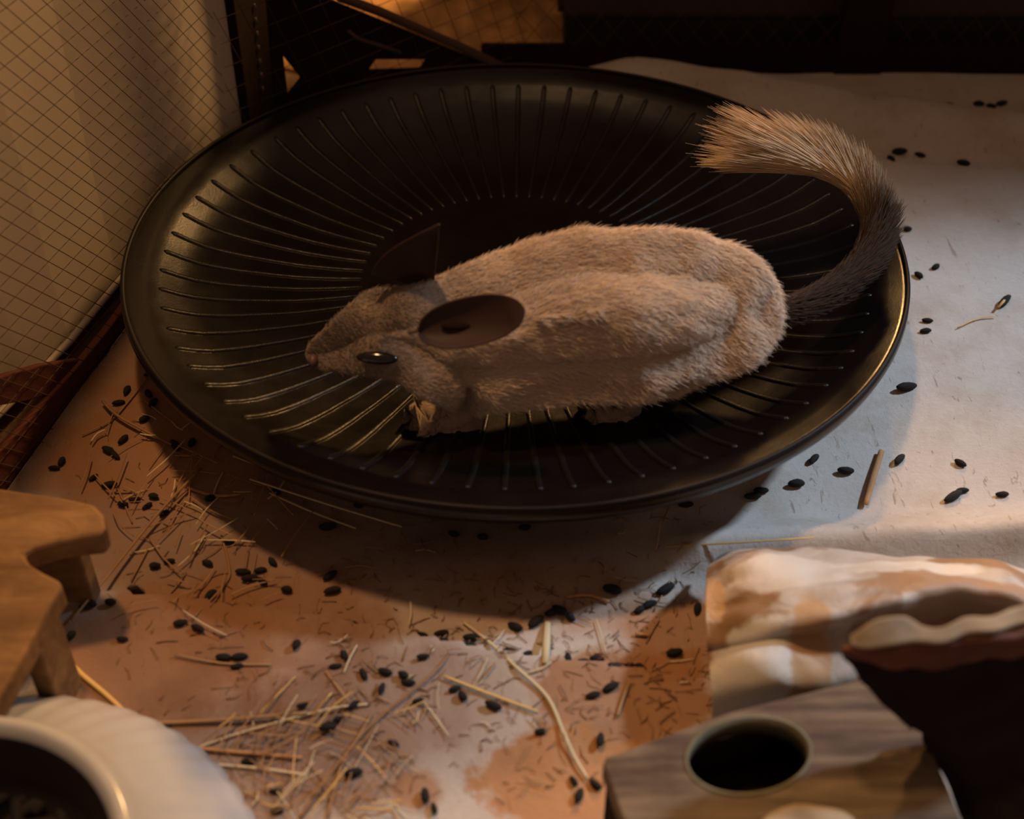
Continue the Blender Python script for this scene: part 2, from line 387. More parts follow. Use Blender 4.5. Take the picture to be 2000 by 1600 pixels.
# ---------------------------------------------------------------- running saucer
DC = Vector((.0016, .56351, .05)); DN = Vector((.003, .02973, .99995)).normalized()
DU = Vector((0, 1, 0)).cross(DN).normalized(); DV = DN.cross(DU); R = .19
PROF = [(1.0, 0), (.985, -.0008), (.955, -.0016), (.93, -.0030), (.91, -.0048), (.87, -.0088), (.83, -.0120), (.78, -.0145), (.72, -.0168), (.65, -.0190), (.57, -.0210), (.48, -.0220), (.35, -.0222), (.2, -.0222), (.0, -.0222)]
def prz(r):
    for i in range(len(PROF)-1):
        if PROF[i+1][0] <= r <= PROF[i][0]:
            a, b = PROF[i], PROF[i+1]; t = (r-a[0])/(b[0]-a[0]); return a[1]+(b[1]-a[1])*t
    return 0
def D3(r, az, z): return DC+(DU*math.cos(az)+DV*math.sin(az))*(r*R)+DN*z
sa = empty('running_saucer', (DC.x, DC.y, 0), 'large black plastic running saucer with radial ribs, chinchilla standing in it', 'saucer wheel')
NS = 256; vs_ = []; rs = [p[0] for p in PROF[:-1]]
prof = [(r, prz(r)) for r in rs]+[(.03, -.0222)]
outer = [(1.004, -.0010), (1.006, -.0035), (1.0, -.0070), (.992, -.0070), (.985, -.0045), (.95, -.0055), (.91, -.0085), (.86, -.0125), (.8, -.0165), (.72, -.0198), (.6, -.0235), (.45, -.0250), (.03, -.0252)]
ringl = prof[::-1]+outer
for r, z in ringl:
    for k in range(NS): vs_.append(D3(r, 2*math.pi*k/NS, z))
fs = []
for i in range(len(ringl)-1):
    for k in range(NS): fs.append((i*NS+k, (i+1)*NS+k, (i+1)*NS+(k+1) % NS, i*NS+(k+1) % NS))
fs.append(tuple(range(NS))); fs.append(tuple((len(ringl)-1)*NS+k for k in range(NS)))
dish = pyd('dish', vs_, fs, sa, M_PLASTIC)
bmr = bmesh.new(); bmr.from_mesh(dish.data); bmesh.ops.recalc_face_normals(bmr, faces=bmr.faces[:]); bmr.to_mesh(dish.data); bmr.free()
DISH_BVH = None
# rim lip
bm = bmesh.new()
rg = []
for k in range(NS):
    az = 2*math.pi*k/NS; c = D3(.998, az, .0002); e = (c-DC).normalized()
    rg.append([bm.verts.new(c+e*(.0012*math.cos(q*math.pi/4))+DN*(.0013*math.sin(q*math.pi/4))) for q in range(8)])
for k in range(NS):
    for q in range(8): bm.faces.new((rg[k][q], rg[(k+1) % NS][q], rg[(k+1) % NS][(q+1) % 8], rg[k][(q+1) % 8]))
bmo('rim', bm, sa, M_RIM)
# seventy ribs, measured angles
az1 = [140.4, 146.5, 152.5, 158.3, 164.0, 169.6, 175.5, 181.0, 186.4, 191.7, 197.0, 202.6, 207.9, 212.9, 218.1, 223.3, 228.1, 233.3, 238.6]
az2 = [268.4, 273.2, 277.7, 282.5, 287.2, 291.8, 296.9, 301.8, 306.5, 311.8, 316.5, 321.9, 326.9, 331.6, 336.8, 341.9]
azs = az1+[238.6+29.8*k/6 for k in range(1, 6)]+az2+[341.9+158.5*k/31 for k in range(1, 31)]
def rib_mesh():
    st = [.914, .905, .89, .87, .85, .83, .80, .77, .73, .69, .64, .58, .52, .46, .41, .40]; V = []; F = []
    for i, r in enumerate(st):
        hgt = .0008 if 0 < i < len(st)-1 else .0001; wd = (.00165 if r > .7 else .0013)*(1 if 0 < i < len(st)-1 else .6)
        for s, h in ((-1, -.0004), (-.75, hgt*.75), (0, hgt), (.75, hgt*.75), (1, -.0004)):
            V.append((r*R, s*wd, prz(r)+h))
    for i in range(len(st)-1):
        for k in range(4): F.append((i*5+k, i*5+k+1, (i+1)*5+k+1, (i+1)*5+k))
    F.append((0, 1, 2, 3, 4)); F.append(tuple((len(st)-1)*5+k for k in (4, 3, 2, 1, 0)))
    me = bpy.data.meshes.new('rib'); me.from_pydata(V, [], F); me.materials.append(M_RIB); me.polygons.foreach_set('use_smooth', [True]*len(F)); me.update()
    b = bmesh.new(); b.from_mesh(me); bmesh.ops.recalc_face_normals(b, faces=b.faces[:]); b.to_mesh(me); b.free()
    return me
rme = rib_mesh(); B3 = Matrix((DU, DV, DN)).transposed().to_4x4()
for a in azs:
    o = bpy.data.objects.new('rib', rme); COL.objects.link(o); o.parent = sa
    o.matrix_local = Matrix.Translation(DC-sa.location) @ B3 @ Matrix.Rotation(math.radians(a), 4, 'Z')
# stand
def lathe(name, prof, c, mat, parent, seg=64, ax=Vector((0, 0, 1))):
    V = []; F = []
    for r, z in prof:
        for k in range(seg): V.append(Vector(c)+Vector((r*math.cos(2*math.pi*k/seg), r*math.sin(2*math.pi*k/seg), z)))
    for i in range(len(prof)-1):
        for k in range(seg): F.append((i*seg+k, i*seg+(k+1) % seg, (i+1)*seg+(k+1) % seg, (i+1)*seg+k))
    F.append(tuple(range(seg))[::-1]); F.append(tuple((len(prof)-1)*seg+k for k in range(seg)))
    me = bpy.data.meshes.new(name); me.from_pydata([tuple(v) for v in V], [], F); me.update()
    b = bmesh.new(); b.from_mesh(me); bmesh.ops.recalc_face_normals(b, faces=b.faces[:]); b.to_mesh(me); b.free()
    return link(name, me, parent, mat)
lathe('base', [(.085, .0035), (.087, .005), (.083, .008), (.05, .011), (.035, .013), (.03, .015)], (DC.x, DC.y, 0), M_PLASTIC, sa)
lathe('hub', [(.022, .013), (.022, .021), (.028, .0255)], (DC.x, DC.y, 0), M_PLASTIC, sa, 32)

# ---------------------------------------------------------------- chinchilla
def dishz(x, y):
    z = .052
    for _ in range(6):
        p = P(x, y, z); r = math.hypot(p.x-DC.x, p.y-DC.y)/R
        z = DC.z+prz(min(r, 1))-DN.y/DN.z*(p.y-DC.y)-DN.x/DN.z*(p.x-DC.x)
    return z
SINK = .020
def PS(x, y, z): return P(x, y, z-SINK)
ch_base = P(1180, 790, dishz(1180, 790))
chn = empty('chinchilla', ch_base, 'cream and grey chinchilla with large dark ears and bushy tail standing in the black saucer', 'chinchilla')
def sph(bm, c, r, sc=(1, 1, 1)):
    ret = bmesh.ops.create_icosphere(bm, subdivisions=3, radius=1)
    bmesh.ops.scale(bm, vec=(r*sc[0], r*sc[1], r*sc[2]), verts=ret['verts']); bmesh.ops.translate(bm, vec=Vector(c), verts=ret['verts'])
def mpp(p): return (Vector(p)-CAM).dot(FW)/FPX      # metres per pixel at p
ZUP = .004
def chain(bm, nodes, n=7, sc=(1, 1, 1)):
    """nodes (x,y,z,rpx) tapered sweep of balls"""
    pts = []
    for x, y, z, r in nodes:
        p = P(x, y, dishz(x, y)+(z-5) if z >= 5 else z+ZUP-SINK); pts.append((p, r*mpp(p)))
    for i in range(len(pts)-1):
        for k in range(n+(i == len(pts)-2)):
            t = k/n; sph(bm, pts[i][0].lerp(pts[i+1][0], t), pts[i][1]+(pts[i+1][1]-pts[i][1])*t, sc)
bm = bmesh.new()
chain(bm, [(875, 655, .098, 118), (950, 657, .097, 146), (1050, 631, .099, 158), (1150, 617, .100, 168), (1230, 615, .101, 170), (1310, 609, .100, 158), (1380, 606, .098, 136), (1420, 606, .095, 104), (1450, 611, .092, 72), (1470, 616, .090, 42)], 4)
chain(bm, [(900, 655, .099, 112), (850, 650, .103, 96), (800, 648, .104, 92), (750, 650, .101, 88), (710, 658, .097, 72), (680, 672, .092, 62), (652, 684, .088, 50), (622, 692, .086, 42)], 4)
chain(bm, [(740, 668, .104, 74), (690, 672, .097, 58)], 4)
chain(bm, [(745, 600, .104, 48), (720, 588, .103, 32)], 3)          # far cheek and brow
chain(bm, [(770, 690, .095, 52), (690, 700, .088, 38)], 4)          # near cheek
chain(bm, [(860, 700, .095, 95), (900, 730, .085, 75)], 3)
chain(bm, [(1250, 690, .092, 88), (1210, 725, .080, 58), (1195, 765, .066, 30)], 4)    # near haunch
chain(bm, [(960, 715, .084, 88), (1060, 712, .085, 80), (1150, 705, .086, 82)], 4)
chain(bm, [(1340, 680, .085, 80), (1300, 700, .082, 76)], 3)
chain(bm, [(915, 765, .076, 46), (905, 797, 5.014, 29), (890, 820, 5.007, 19), (862, 832, 5.004, 14)], 6)   # near fore leg
for dx, dy, r in ((-60, 3, 4.2), (-50, -12, 4.0), (-40, 18, 4.2)):
    chain(bm, [(858, 831, 5.003, 8), (858+dx*.6, 831+dy*.8-1, 5.0035, 8.2), (858+dx, 831+dy+1, 5.0020, r+2.6)], 8)
chain(bm, [(1220, 768, 5.016, 30), (1214, 797, 5.008, 19), (1185, 811, 5.004, 14)], 5)    # near hind foot
for dx, dy, r in ((-42, 3, 4.5), (-40, -12, 4.3), (-24, 14, 4.6)):
    chain(bm, [(1183, 811, 5.003, 9), (1183+dx*.6, 811+dy*.8-1, 5.0035, 8.2), (1183+dx, 811+dy, 5.0020, r+2.6)], 8)
chain(bm, [(920, 690, .070, 30), (885, 735, 5.008, 15), (855, 742, 5.003, 10), (835, 742, 5.002, 7)], 5)    # far fore leg, hidden under the chest
chain(bm, [(1300, 700, .070, 34), (1270, 730, 5.008, 16), (1235, 738, 5.003, 10)], 5)
me = bpy.data.meshes.new('chinchilla_body'); bm.to_mesh(me); bm.free()
tmp = bpy.data.objects.new('tmp', me); COL.objects.link(tmp)
rm = tmp.modifiers.new('r', 'REMESH'); rm.mode = 'VOXEL'; rm.voxel_size = .0010
s1 = tmp.modifiers.new('s', 'SMOOTH'); s1.iterations = 3; s1.factor = .5
dg = bpy.context.evaluated_depsgraph_get(); bme = bpy.data.meshes.new_from_object(tmp.evaluated_get(dg)); bpy.data.objects.remove(tmp)
# soft folds of the coat
co = np.empty(len(bme.vertices)*3); bme.vertices.foreach_get('co', co); co = co.reshape(-1, 3)
ed = np.array([e.vertices[:] for e in bme.edges]); dgr = np.bincount(ed.ravel(), minlength=len(co))[:, None]
mk = (np.clip((PS(900, 650, .1).x-co[:, 0])/.015, 0, 1)*np.clip((co[:, 2]-.052)/.006, 0, 1))[:, None]*.6
mk0 = np.clip((co[:, 2]-.044)/.006, 0, 1)[:, None]*.5
for _ in range(50):
    ac = np.zeros_like(co); np.add.at(ac, ed[:, 0], co[ed[:, 1]]); np.add.at(ac, ed[:, 1], co[ed[:, 0]]); co = co+mk0*(ac/dgr-co)
for _ in range(150):
    ac = np.zeros_like(co); np.add.at(ac, ed[:, 0], co[ed[:, 1]]); np.add.at(ac, ed[:, 1], co[ed[:, 0]]); co = co+mk*(ac/dgr-co)
bme.vertices.foreach_set('co', co.ravel()); bme.update()
no = np.empty(len(bme.vertices)*3); bme.vertices.foreach_get('normal', no); no = no.reshape(-1, 3)
def w3(c, seed, lo, hi, n):
    r = np.random.default_rng(seed); s = 0
    for k in range(n):
        d = r.normal(size=3); d /= np.linalg.norm(d); s = s+np.sin(c@d*r.uniform(lo, hi)+r.uniform(0, 6.28))
    return s/math.sqrt(n)
fore = PS(905, 690, .09).x
bodym = np.clip((co[:, 0]-fore)/.02, 0, 1)*np.clip((co[:, 2]-.047)/.010, 0, 1)
disp = (.0011*w3(co, 11, 90, 190, 8)+.00045*w3(co, 12, 300, 520, 8))*bodym
camrel = co-np.array(CAM); dz = camrel@np.array(FW); px = 1000+FPX*(camrel@np.array(RT))/dz; py = 800-FPX*(camrel@np.array(UP))/dz
facing = np.clip(-(no*camrel).sum(1)/np.linalg.norm(camrel, axis=1), 0, 1)
def dent(pl, wd, dep):
    D, T = dist_poly(px, py, np.array(pl, float)); return -dep*np.exp(-(D/wd)**2)*np.clip(facing*3, 0, 1)
disp = disp+dent([(1060, 622), (1110, 618), (1160, 608)], 10, .0095)+dent([(1170, 610), (1215, 640), (1240, 660)], 15, .0040)
disp = disp+dent([(1240, 590), (1300, 600), (1400, 605)], 26, .0034)+dent([(1225, 690), (1240, 740)], 16, .0038)+dent([(1120, 760), (1160, 775), (1135, 700)], 14, .0018)
disp = disp-dent([(1265, 655), (1300, 650), (1380, 690)], 20, .0020)-dent([(1165, 690), (1180, 745)], 14, .0022)
disp = disp+dent([(790, 600), (830, 588), (870, 575)], 8, .0035)+dent([(940, 690), (880, 700), (850, 790)], 16, .0020)
disp *= .72
co2 = co+no*disp[:, None]; bme.vertices.foreach_set('co', co2.ravel()); bme.update()
# coat pigment: cream body, grey-brown head
def pig(x, y, c):
    r = c-np.array(CAM); return None
headc = np.array([[.20, .165, .135], [.70, .58, .47], [.14, .105, .085], [.48, .36, .30]])
def pigment(c):
    hx = PS(850, 650, .1).x
    nose = PS(600, 690, .085).x
    t = np.clip((c[:, 0]-(hx-.016))/.040, 0, 1)[:, None]
    base = headc[0]*(1-t)+headc[1]*t
    m = np.clip((w3(c, 21, 90, 230, 10)-.3)/1.4, 0, 1)[:, None]*t
    base = base*(1-m*.28)+np.array([.42, .31, .22])*m*.28
    s = np.clip(((nose+.012)-c[:, 0])/.012, 0, 1)[:, None]
    base = base*(1-s*.5)+headc[2]*s*.5
    paw = np.clip((.0455-c[:, 2])/.004, 0, 1)[:, None]
    base = base*(1-paw)+headc[3]*paw
    return base
def setcol(me_, cols, dom='POINT'):
    a = me_.color_attributes.new('pig', 'FLOAT_COLOR', dom) if hasattr(me_, 'color_attributes') else me_.attributes.new('pig', 'FLOAT_COLOR', dom)
    a.data.foreach_set('color', np.concatenate([cols, np.ones((len(cols), 1))], 1).ravel())
t = NT('chinchilla_coat', .95, .05); at = t.n('ShaderNodeAttribute'); at.attribute_name = 'pig'
c = t.mix(t.ramp(t.noise(320, 4, .7), [(.35, .0), (.7, .4)]), t.mix(.45, at.outputs['Color'], (.2, .13, .09)), at.outputs['Color'])
t.color(c); t.bump(t.noise(500, 4, .7), .5, .0012); t.b.inputs['Sheen Weight'].default_value = .1; M_COAT = t.m
t = NT('fur_strand', .8, .05); at = t.n('ShaderNodeAttribute'); at.attribute_name = 'pig'; t.color(at.outputs['Color']); M_FUR = t.m
setcol(bme, pigment(co2))
body = link('body', bme, chn, M_COAT)
BV = BVHTree.FromPolygons([Vector(v) for v in co2], [tuple(p.vertices) for p in bme.polygons])

def hair(name, roots, mids, tips, cols_r, cols_t, parent, rad=.00016):
    """strands of five points as a curves object"""
    n = len(roots); K = 5; u = np.linspace(0, 1, K)[None, :, None]
    pts = ((1-u)**2)*roots[:, None]+2*u*(1-u)*mids[:, None]+u*u*tips[:, None]
    hc = bpy.data.hair_curves.new(name); hc.add_curves([K]*n)
    hc.attributes['position'].data.foreach_set('vector', pts.astype(np.float32).ravel())
    ra = hc.attributes.get('radius') or hc.attributes.new('radius', 'FLOAT', 'POINT')
    ra.data.foreach_set('value', np.tile(np.array([1, .95, .8, .55, .15])*rad, n).astype(np.float32))
    ca = hc.attributes.new('pig', 'FLOAT_COLOR', 'POINT')
    cc = cols_r[:, None]*(1-u)+cols_t[:, None]*u
    ca.data.foreach_set('color', np.concatenate([cc, np.ones((n, K, 1))], 2).astype(np.float32).ravel())
    hc.materials.append(M_FUR)
    o = bpy.data.objects.new(name, hc); COL.objects.link(o); o.parent = parent; o.matrix_parent_inverse = Matrix.Translation(chn.location).inverted()
    o['kind'] = 'stuff'; return o
# coat fur
bme.calc_loop_triangles(); tri = np.array([l.vertices[:] for l in bme.loop_triangles])
ar = np.linalg.norm(np.cross(co2[tri[:, 1]]-co2[tri[:, 0]], co2[tri[:, 2]]-co2[tri[:, 0]]), axis=1)
NF = 110000; ar = ar*(co2[tri].mean(1)[:, 2] > .0445); ti = rng.choice(len(tri), NF, p=ar/ar.sum()); b_ = rng.dirichlet((1, 1, 1), NF)
rt_ = (co2[tri[ti]]*b_[:, :, None]).sum(1)
no2 = np.empty(len(bme.vertices)*3); bme.vertices.foreach_get('normal', no2); no2 = no2.reshape(-1, 3)
nn = no2[tri[ti]].mean(1); nn /= np.linalg.norm(nn, axis=1)[:, None]
headf = np.clip((rt_[:, 0]-PS(860, 650, .1).x)/.03, 0, 1)
foot = rt_[:, 2] < .0455
ln = (.0023+.0024*headf)*rng.uniform(.7, 1.15, NF); ln[foot] = .0007
flow = np.stack([np.ones(NF), .25*w3(rt_, 31, 20, 60, 5), .25*w3(rt_, 32, 20, 60, 5)-.15], 1)
flow -= nn*(flow*nn).sum(1)[:, None]; flow /= np.linalg.norm(flow, axis=1)[:, None]+1e-6
jit = rng.normal(size=(NF, 3))*.18
d1 = nn*.5+flow*.7+jit; d2 = nn*.28+flow*1.0+jit*1.3
roots = rt_-nn*.0004; mids = roots+d1*ln[:, None]*.5; tips = roots+d2*ln[:, None]*.95
pg = pigment(rt_); vr = rng.uniform(.92, 1.08, NF)[:, None]
hair('fur', roots, mids, tips, pg*.95*vr, np.clip(pg*1.1*vr, 0, 1), chn, .00011)

# tail: dark above, long pale tuft at the end
TP = smoothpath([PS(1470, 612, .094), PS(1535, 608, .090), PS(1610, 578, .088), PS(1675, 525, .090), PS(1706, 460, .094), PS(1690, 395, .098), PS(1640, 350, .103), PS(1575, 325, .108)], 8)
bm = bmesh.new(); nT = len(TP)
tube(bm, TP, [.0055*(1-i/nT)**.5+.0012 for i in range(nT)], 10)
t = NT('tail_skin', .9, .1); t.color((.03, .02, .015)); tl = bmo('tail', bm, chn, t.m)
TPa = np.array([tuple(p) for p in TP]); NTL = 13000
s = rng.uniform(0, 1, NTL)**.85; idx = s*(nT-1); i0 = np.clip(idx.astype(int), 0, nT-2); fr = (idx-i0)[:, None]
cpt = TPa[i0]*(1-fr)+TPa[i0+1]*fr; tg = TPa[i0+1]-TPa[i0]; tg /= np.linalg.norm(tg, axis=1)[:, None]
tg_end = np.array(PS(1400, 290, .116)-PS(1600, 325, .108)); tg_end /= np.linalg.norm(tg_end)
rv = rng.normal(size=(NTL, 3)); rv -= tg*(rv*tg).sum(1)[:, None]; rv /= np.linalg.norm(rv, axis=1)[:, None]
rv[:, 2] = np.where(rv[:, 2] < 0, rv[:, 2]*.5, rv[:, 2])
rad_t = np.clip(.002+.006*(1-s), .001, 1)[:, None]
L = (.011+.036*s**2)*rng.uniform(.75, 1.15, NTL)
roots = cpt+rv*rad_t*.6; spread = (.34+.05*s)[:, None]
roll = tg*(1-np.clip((s-.75)*3, 0, .75))[:, None]+tg_end*np.clip((s-.75)*3, 0, .75)[:, None]
mids = roots+(tg*1.0+rv*spread*1.1)*L[:, None]*.5; tips = mids+(roll+rv*spread*.6+rng.normal(size=(NTL, 3))*.06)*L[:, None]*.5
dk = np.array([.030, .018, .012]); lt = np.array([.66, .50, .33]); md = np.array([.055, .036, .025])
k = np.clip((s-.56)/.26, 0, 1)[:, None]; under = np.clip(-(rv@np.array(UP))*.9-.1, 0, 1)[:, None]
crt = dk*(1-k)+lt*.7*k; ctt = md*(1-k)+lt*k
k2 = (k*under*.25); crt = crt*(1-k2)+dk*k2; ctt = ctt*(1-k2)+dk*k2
vr = rng.uniform(.75, 1.2, NTL)[:, None]
tf = hair('tail_fur', roots, mids, tips, crt*vr, np.clip(ctt*vr, 0, 1), tl, .00028)
tf.parent = tl; tf.matrix_parent_inverse = Matrix.Identity(4)
tf['label'] = 'bushy tail fur, dark with a long pale tuft'

# ears
t = NT('ear_skin', .6, .3); en = t.noise(70, 5)
t.color(t.mix(en, (.026, .011, .008), (.044, .020, .015))); t.b.inputs['Subsurface Weight'].default_value = .1
t.b.inputs['Subsurface Radius'].default_value = (.004, .0015, .001); M_EAR = t.m
def ear(base, tip, side, hw, cup, shape, thick=.0009, fold=0.0):
    base, tip, side = Vector(base), Vector(tip), Vector(side)
    ax = tip-base; Le = ax.length; ax.normalize(); side = (side-ax*side.dot(ax)).normalized(); nrm = side.cross(ax)
    if nrm.dot(CAM-base) < 0: nrm = -nrm
    nu, nv = 34, 25; V = []; F = []
    for i in range(nu):
        u = i/(nu-1); wl, wr = shape(u)
        for j in range(nv):
            v = -1+2*j/(nv-1); wv = (wr if v > 0 else wl)*hw
            dep = cup*(1-v*v)*math.sin(min(1, u*1.15)*math.pi)**.6 if u > 0 else 0
            V.append(base+ax*(u*Le)+side*(v*wv)-nrm*dep+nrm*(fold*abs(v)**3*(1-u)))
    for i in range(nu-1):
        for j in range(nv-1): F.append((i*nv+j, i*nv+j+1, (i+1)*nv+j+1, (i+1)*nv+j))
    o = pyd('ear', V, F, chn, M_EAR)
    m = o.modifiers.new('s', 'SOLIDIFY'); m.thickness = thick; m.offset = 0
    m = o.modifiers.new('u', 'SUBSURF'); m.levels = 1; m.render_levels = 1
    return o
def sh_round(u):
    k = 2*u-1; w_ = max(0, 1-abs(k)**2.3)**.5
    return (max(.04, w_), max(.04, w_))
e1 = ear(PS(818, 650, .124), PS(1026, 606, .136), UP, .0098, .0035, sh_round, fold=.002)
e1['label'] = 'near ear, seen into its dark cup'
def sh_tri(u):
    return (max(.03, (1-u)**.8*(1.0+.35*math.sin(u*3.1))), max(.03, (1-u)**.95*.85))
e2 = ear(PS(790, 555, .118), PS(858, 438, .152), RT, .0150, .0028, sh_tri, fold=.001)
e2['label'] = 'far ear, standing up in profile'
# dark ear canal ridge in the near ear
t = NT('ear_hollow', .8, .1); t.color((.012, .006, .005)); M_HOLLOW = t.m
bm = bmesh.new(); c0 = PS(903, 634, .1262)
ret = bmesh.ops.create_uvsphere(bm, u_segments=20, v_segments=10, radius=1)
bmesh.ops.scale(bm, vec=(.0085, .0026, .0012), verts=bm.verts); bmesh.ops.rotate(bm, verts=bm.verts, matrix=Matrix.Rotation(.12, 3, 'Z'), cent=(0, 0, 0)); bmesh.ops.translate(bm, vec=c0, verts=bm.verts)
bmo('ear_opening', bm, chn, M_HOLLOW)
# eyes
t = NT('eye_gloss', .12, .6); t.color((.004, .003, .003)); M_EYE = t.m
def eye(x, y, ax_, r):
    hit = BV.ray_cast(CAM, ray(x, y).normalized())
    c = hit[0]; nrm = hit[1]; bm = bmesh.new()
    bmesh.ops.create_uvsphere(bm, u_segments=24, v_segments=14, radius=1)
    up_ = nrm; sd = Vector(ax_).normalized(); sd = (sd-up_*sd.dot(up_)).normalized(); th = up_.cross(sd)
    Mx = Matrix((sd*r[0], th*r[1], up_*r[2])).transposed()
    bmesh.ops.transform(bm, matrix=Mx.to_4x4(), verts=bm.verts); bmesh.ops.translate(bm, vec=c+nrm*.0006, verts=bm.verts)
    bmo('eye', bm, chn, M_EYE)
    return c, nrm
eye(737, 699, PS(775, 702, .1)-PS(700, 697, .1), (.0088, .0027, .0024))
# far eye, on the other cheek
bm = bmesh.new(); bmesh.ops.create_uvsphere(bm, u_segments=20, v_segments=12, radius=1); bmesh.ops.scale(bm, vec=(.0062, .003, .0045), verts=bm.verts)
hit = BV.ray_cast(PS(740, 600, .104)+Vector((0, .2, -.01)), Vector((0, -1, 0)))
if hit[0]: bmesh.ops.translate(bm, vec=hit[0], verts=bm.verts)
bmo('eye', bm, chn, M_EYE)
# nose
hit = BV.ray_cast(CAM, ray(612, 704).normalized())
if hit[0]:
    bm = bmesh.new(); bmesh.ops.create_uvsphere(bm, u_segments=16, v_segments=10, radius=1); bmesh.ops.scale(bm, vec=(.0022, .0034, .0026), verts=bm.verts)
    bmesh.ops.translate(bm, vec=hit[0], verts=bm.verts); t = NT('nose_skin', .5); t.color((.10, .05, .045)); bmo('nose', bm, chn, t.m)

# ---------------------------------------------------------------- wooden hideout, left
hb = P(40, 1200, 0)
hd = empty('wooden_hideout', (hb.x, hb.y, 0), 'pale timber hideout with a notched entrance at the left edge', 'hideout')
OUT = [(-140, 945), (0, 953), (60, 962), (120, 970), (185, 985), (204, 1005), (207, 1030), (196, 1046), (160, 1050), (110, 1058), (66, 1070), (46, 1083), (58, 1100), (85, 1117), (112, 1130), (123, 1143), (112, 1160), (88, 1200), (50, 1275), (10, 1345), (-20, 1390), (-140, 1390)]
ZT = .055
o = extrude_poly('top_board', [P(x, y, ZT) for x, y in OUT], [], Vector((0, 0, -.011)), hd, M_HIDE, .0016)
def wallp(name, a, b, th, z0, z1, mat, parent):
    d = (b-a).normalized(); n = Vector((-d.y, d.x, 0))*th
    return extrude_poly(name, [Vector((a.x, a.y, z0)), Vector((b.x, b.y, z0)), Vector((b.x+n.x, b.y+n.y, z0)), Vector((a.x+n.x, a.y+n.y, z0))], [], Vector((0, 0, z1-z0)), parent, mat, .001)
a, b = P(105, 1165, ZT), P(64, 1236, ZT)
wallp('side_board', a, b, -.008, .002, ZT-.011, M_HIDE, hd)
a, b = P(-130, 962, ZT), P(150, 992, ZT)
wallp('back_board', a, b, -.008, .002, ZT-.011, M_HIDE, hd)

# ---------------------------------------------------------------- ceramic bowl, lower left
bc = P(-132, 1742, .045); BWC = (bc.x, bc.y, .004)
bw = empty('ceramic_bowl', (bc.x, bc.y, .004), 'white fluted ceramic bowl with flared base in the lower left corner', 'bowl')
def bowl():
    seg = 216; pr = [(.108, 0), (.1085, .003), (.104, .010), (.096, .018), (.086, .027), (.0735, .036), (.069, .043), (.0665, .0465), (.064, .0475), (.0615, .0465), (.060, .043), (.056, .025), (.050, .012), (.038, .007), (.01, .006)]
    V = []; F = []
    for i, (r, z) in enumerate(pr):
        for k in range(seg):
            a = 2*math.pi*k/seg; am = .0011 if 1 <= i <= 5 else 0
            rr = r*.93+am*abs(math.sin(a*27))*(1 if i < 5 else .4)
            V.append((bc.x+rr*math.cos(a), bc.y+rr*math.sin(a), .004+z))
    for i in range(len(pr)-1):
        for k in range(seg): F.append((i*seg+k, i*seg+(k+1) % seg, (i+1)*seg+(k+1) % seg, (i+1)*seg+k))
    F.append(tuple((len(pr)-1)*seg+k for k in range(seg))); F.append(tuple(range(seg))[::-1])
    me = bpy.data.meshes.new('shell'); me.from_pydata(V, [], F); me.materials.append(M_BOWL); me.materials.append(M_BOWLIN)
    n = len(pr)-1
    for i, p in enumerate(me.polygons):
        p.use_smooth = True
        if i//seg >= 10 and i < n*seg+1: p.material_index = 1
    return me
me = bowl(); o = bpy.data.objects.new('shell', me); COL.objects.link(o); o.parent = bw; o.matrix_parent_inverse = Matrix.Translation(bw.location).inverted()

FEED = [(14, 1556), (50, 1545), (88, 1566), (122, 1592), (36, 1592), (80, 1612), (4, 1612), (140, 1622), (64, 1576)]
fr_ = random.Random(3); fm = None
M_FEED = simple('feed', (.012, .008, .008), .8)
for i, (x, y) in enumerate(FEED):
    c = P(x, y, .020); bm = bmesh.new(); tube(bm, [(-.006, 0, 0), (-.0055, 0, 0), (.0055, 0, 0), (.006, 0, 0)], [.0018, .0025, .0025, .0018], 8)
    o = bmo('feed_pellet', bm, None, M_FEED)
    rr_ = math.hypot(c.x-bc.x, c.y-bc.y)
    o.location = (c.x, c.y, .0145+min(.006, max(0, rr_-.036)*.9)); o.rotation_euler = (0, 0, fr_.uniform(0, 3)); tag(o, 'dark feed pellet, '+['leftmost', 'second from left', 'third from left', 'fourth from left', 'middle', 'fourth from right', 'third from right', 'second from right', 'rightmost'][sorted(FEED).index((x, y))]+' inside the white bowl', 'feed pellet', 'feed pellets in the bowl')
# ---------------------------------------------------------------- lower right: peeling bark, nest box, bark log
def inside(x, y, poly):
    c = False; j = len(poly)-1
    for i in range(len(poly)):
        if (poly[i][1] > y) != (poly[j][1] > y) and x < (poly[j][0]-poly[i][0])*(y-poly[i][1])/(poly[j][1]-poly[i][1])+poly[i][0]: c = not c
        j = i
    return c
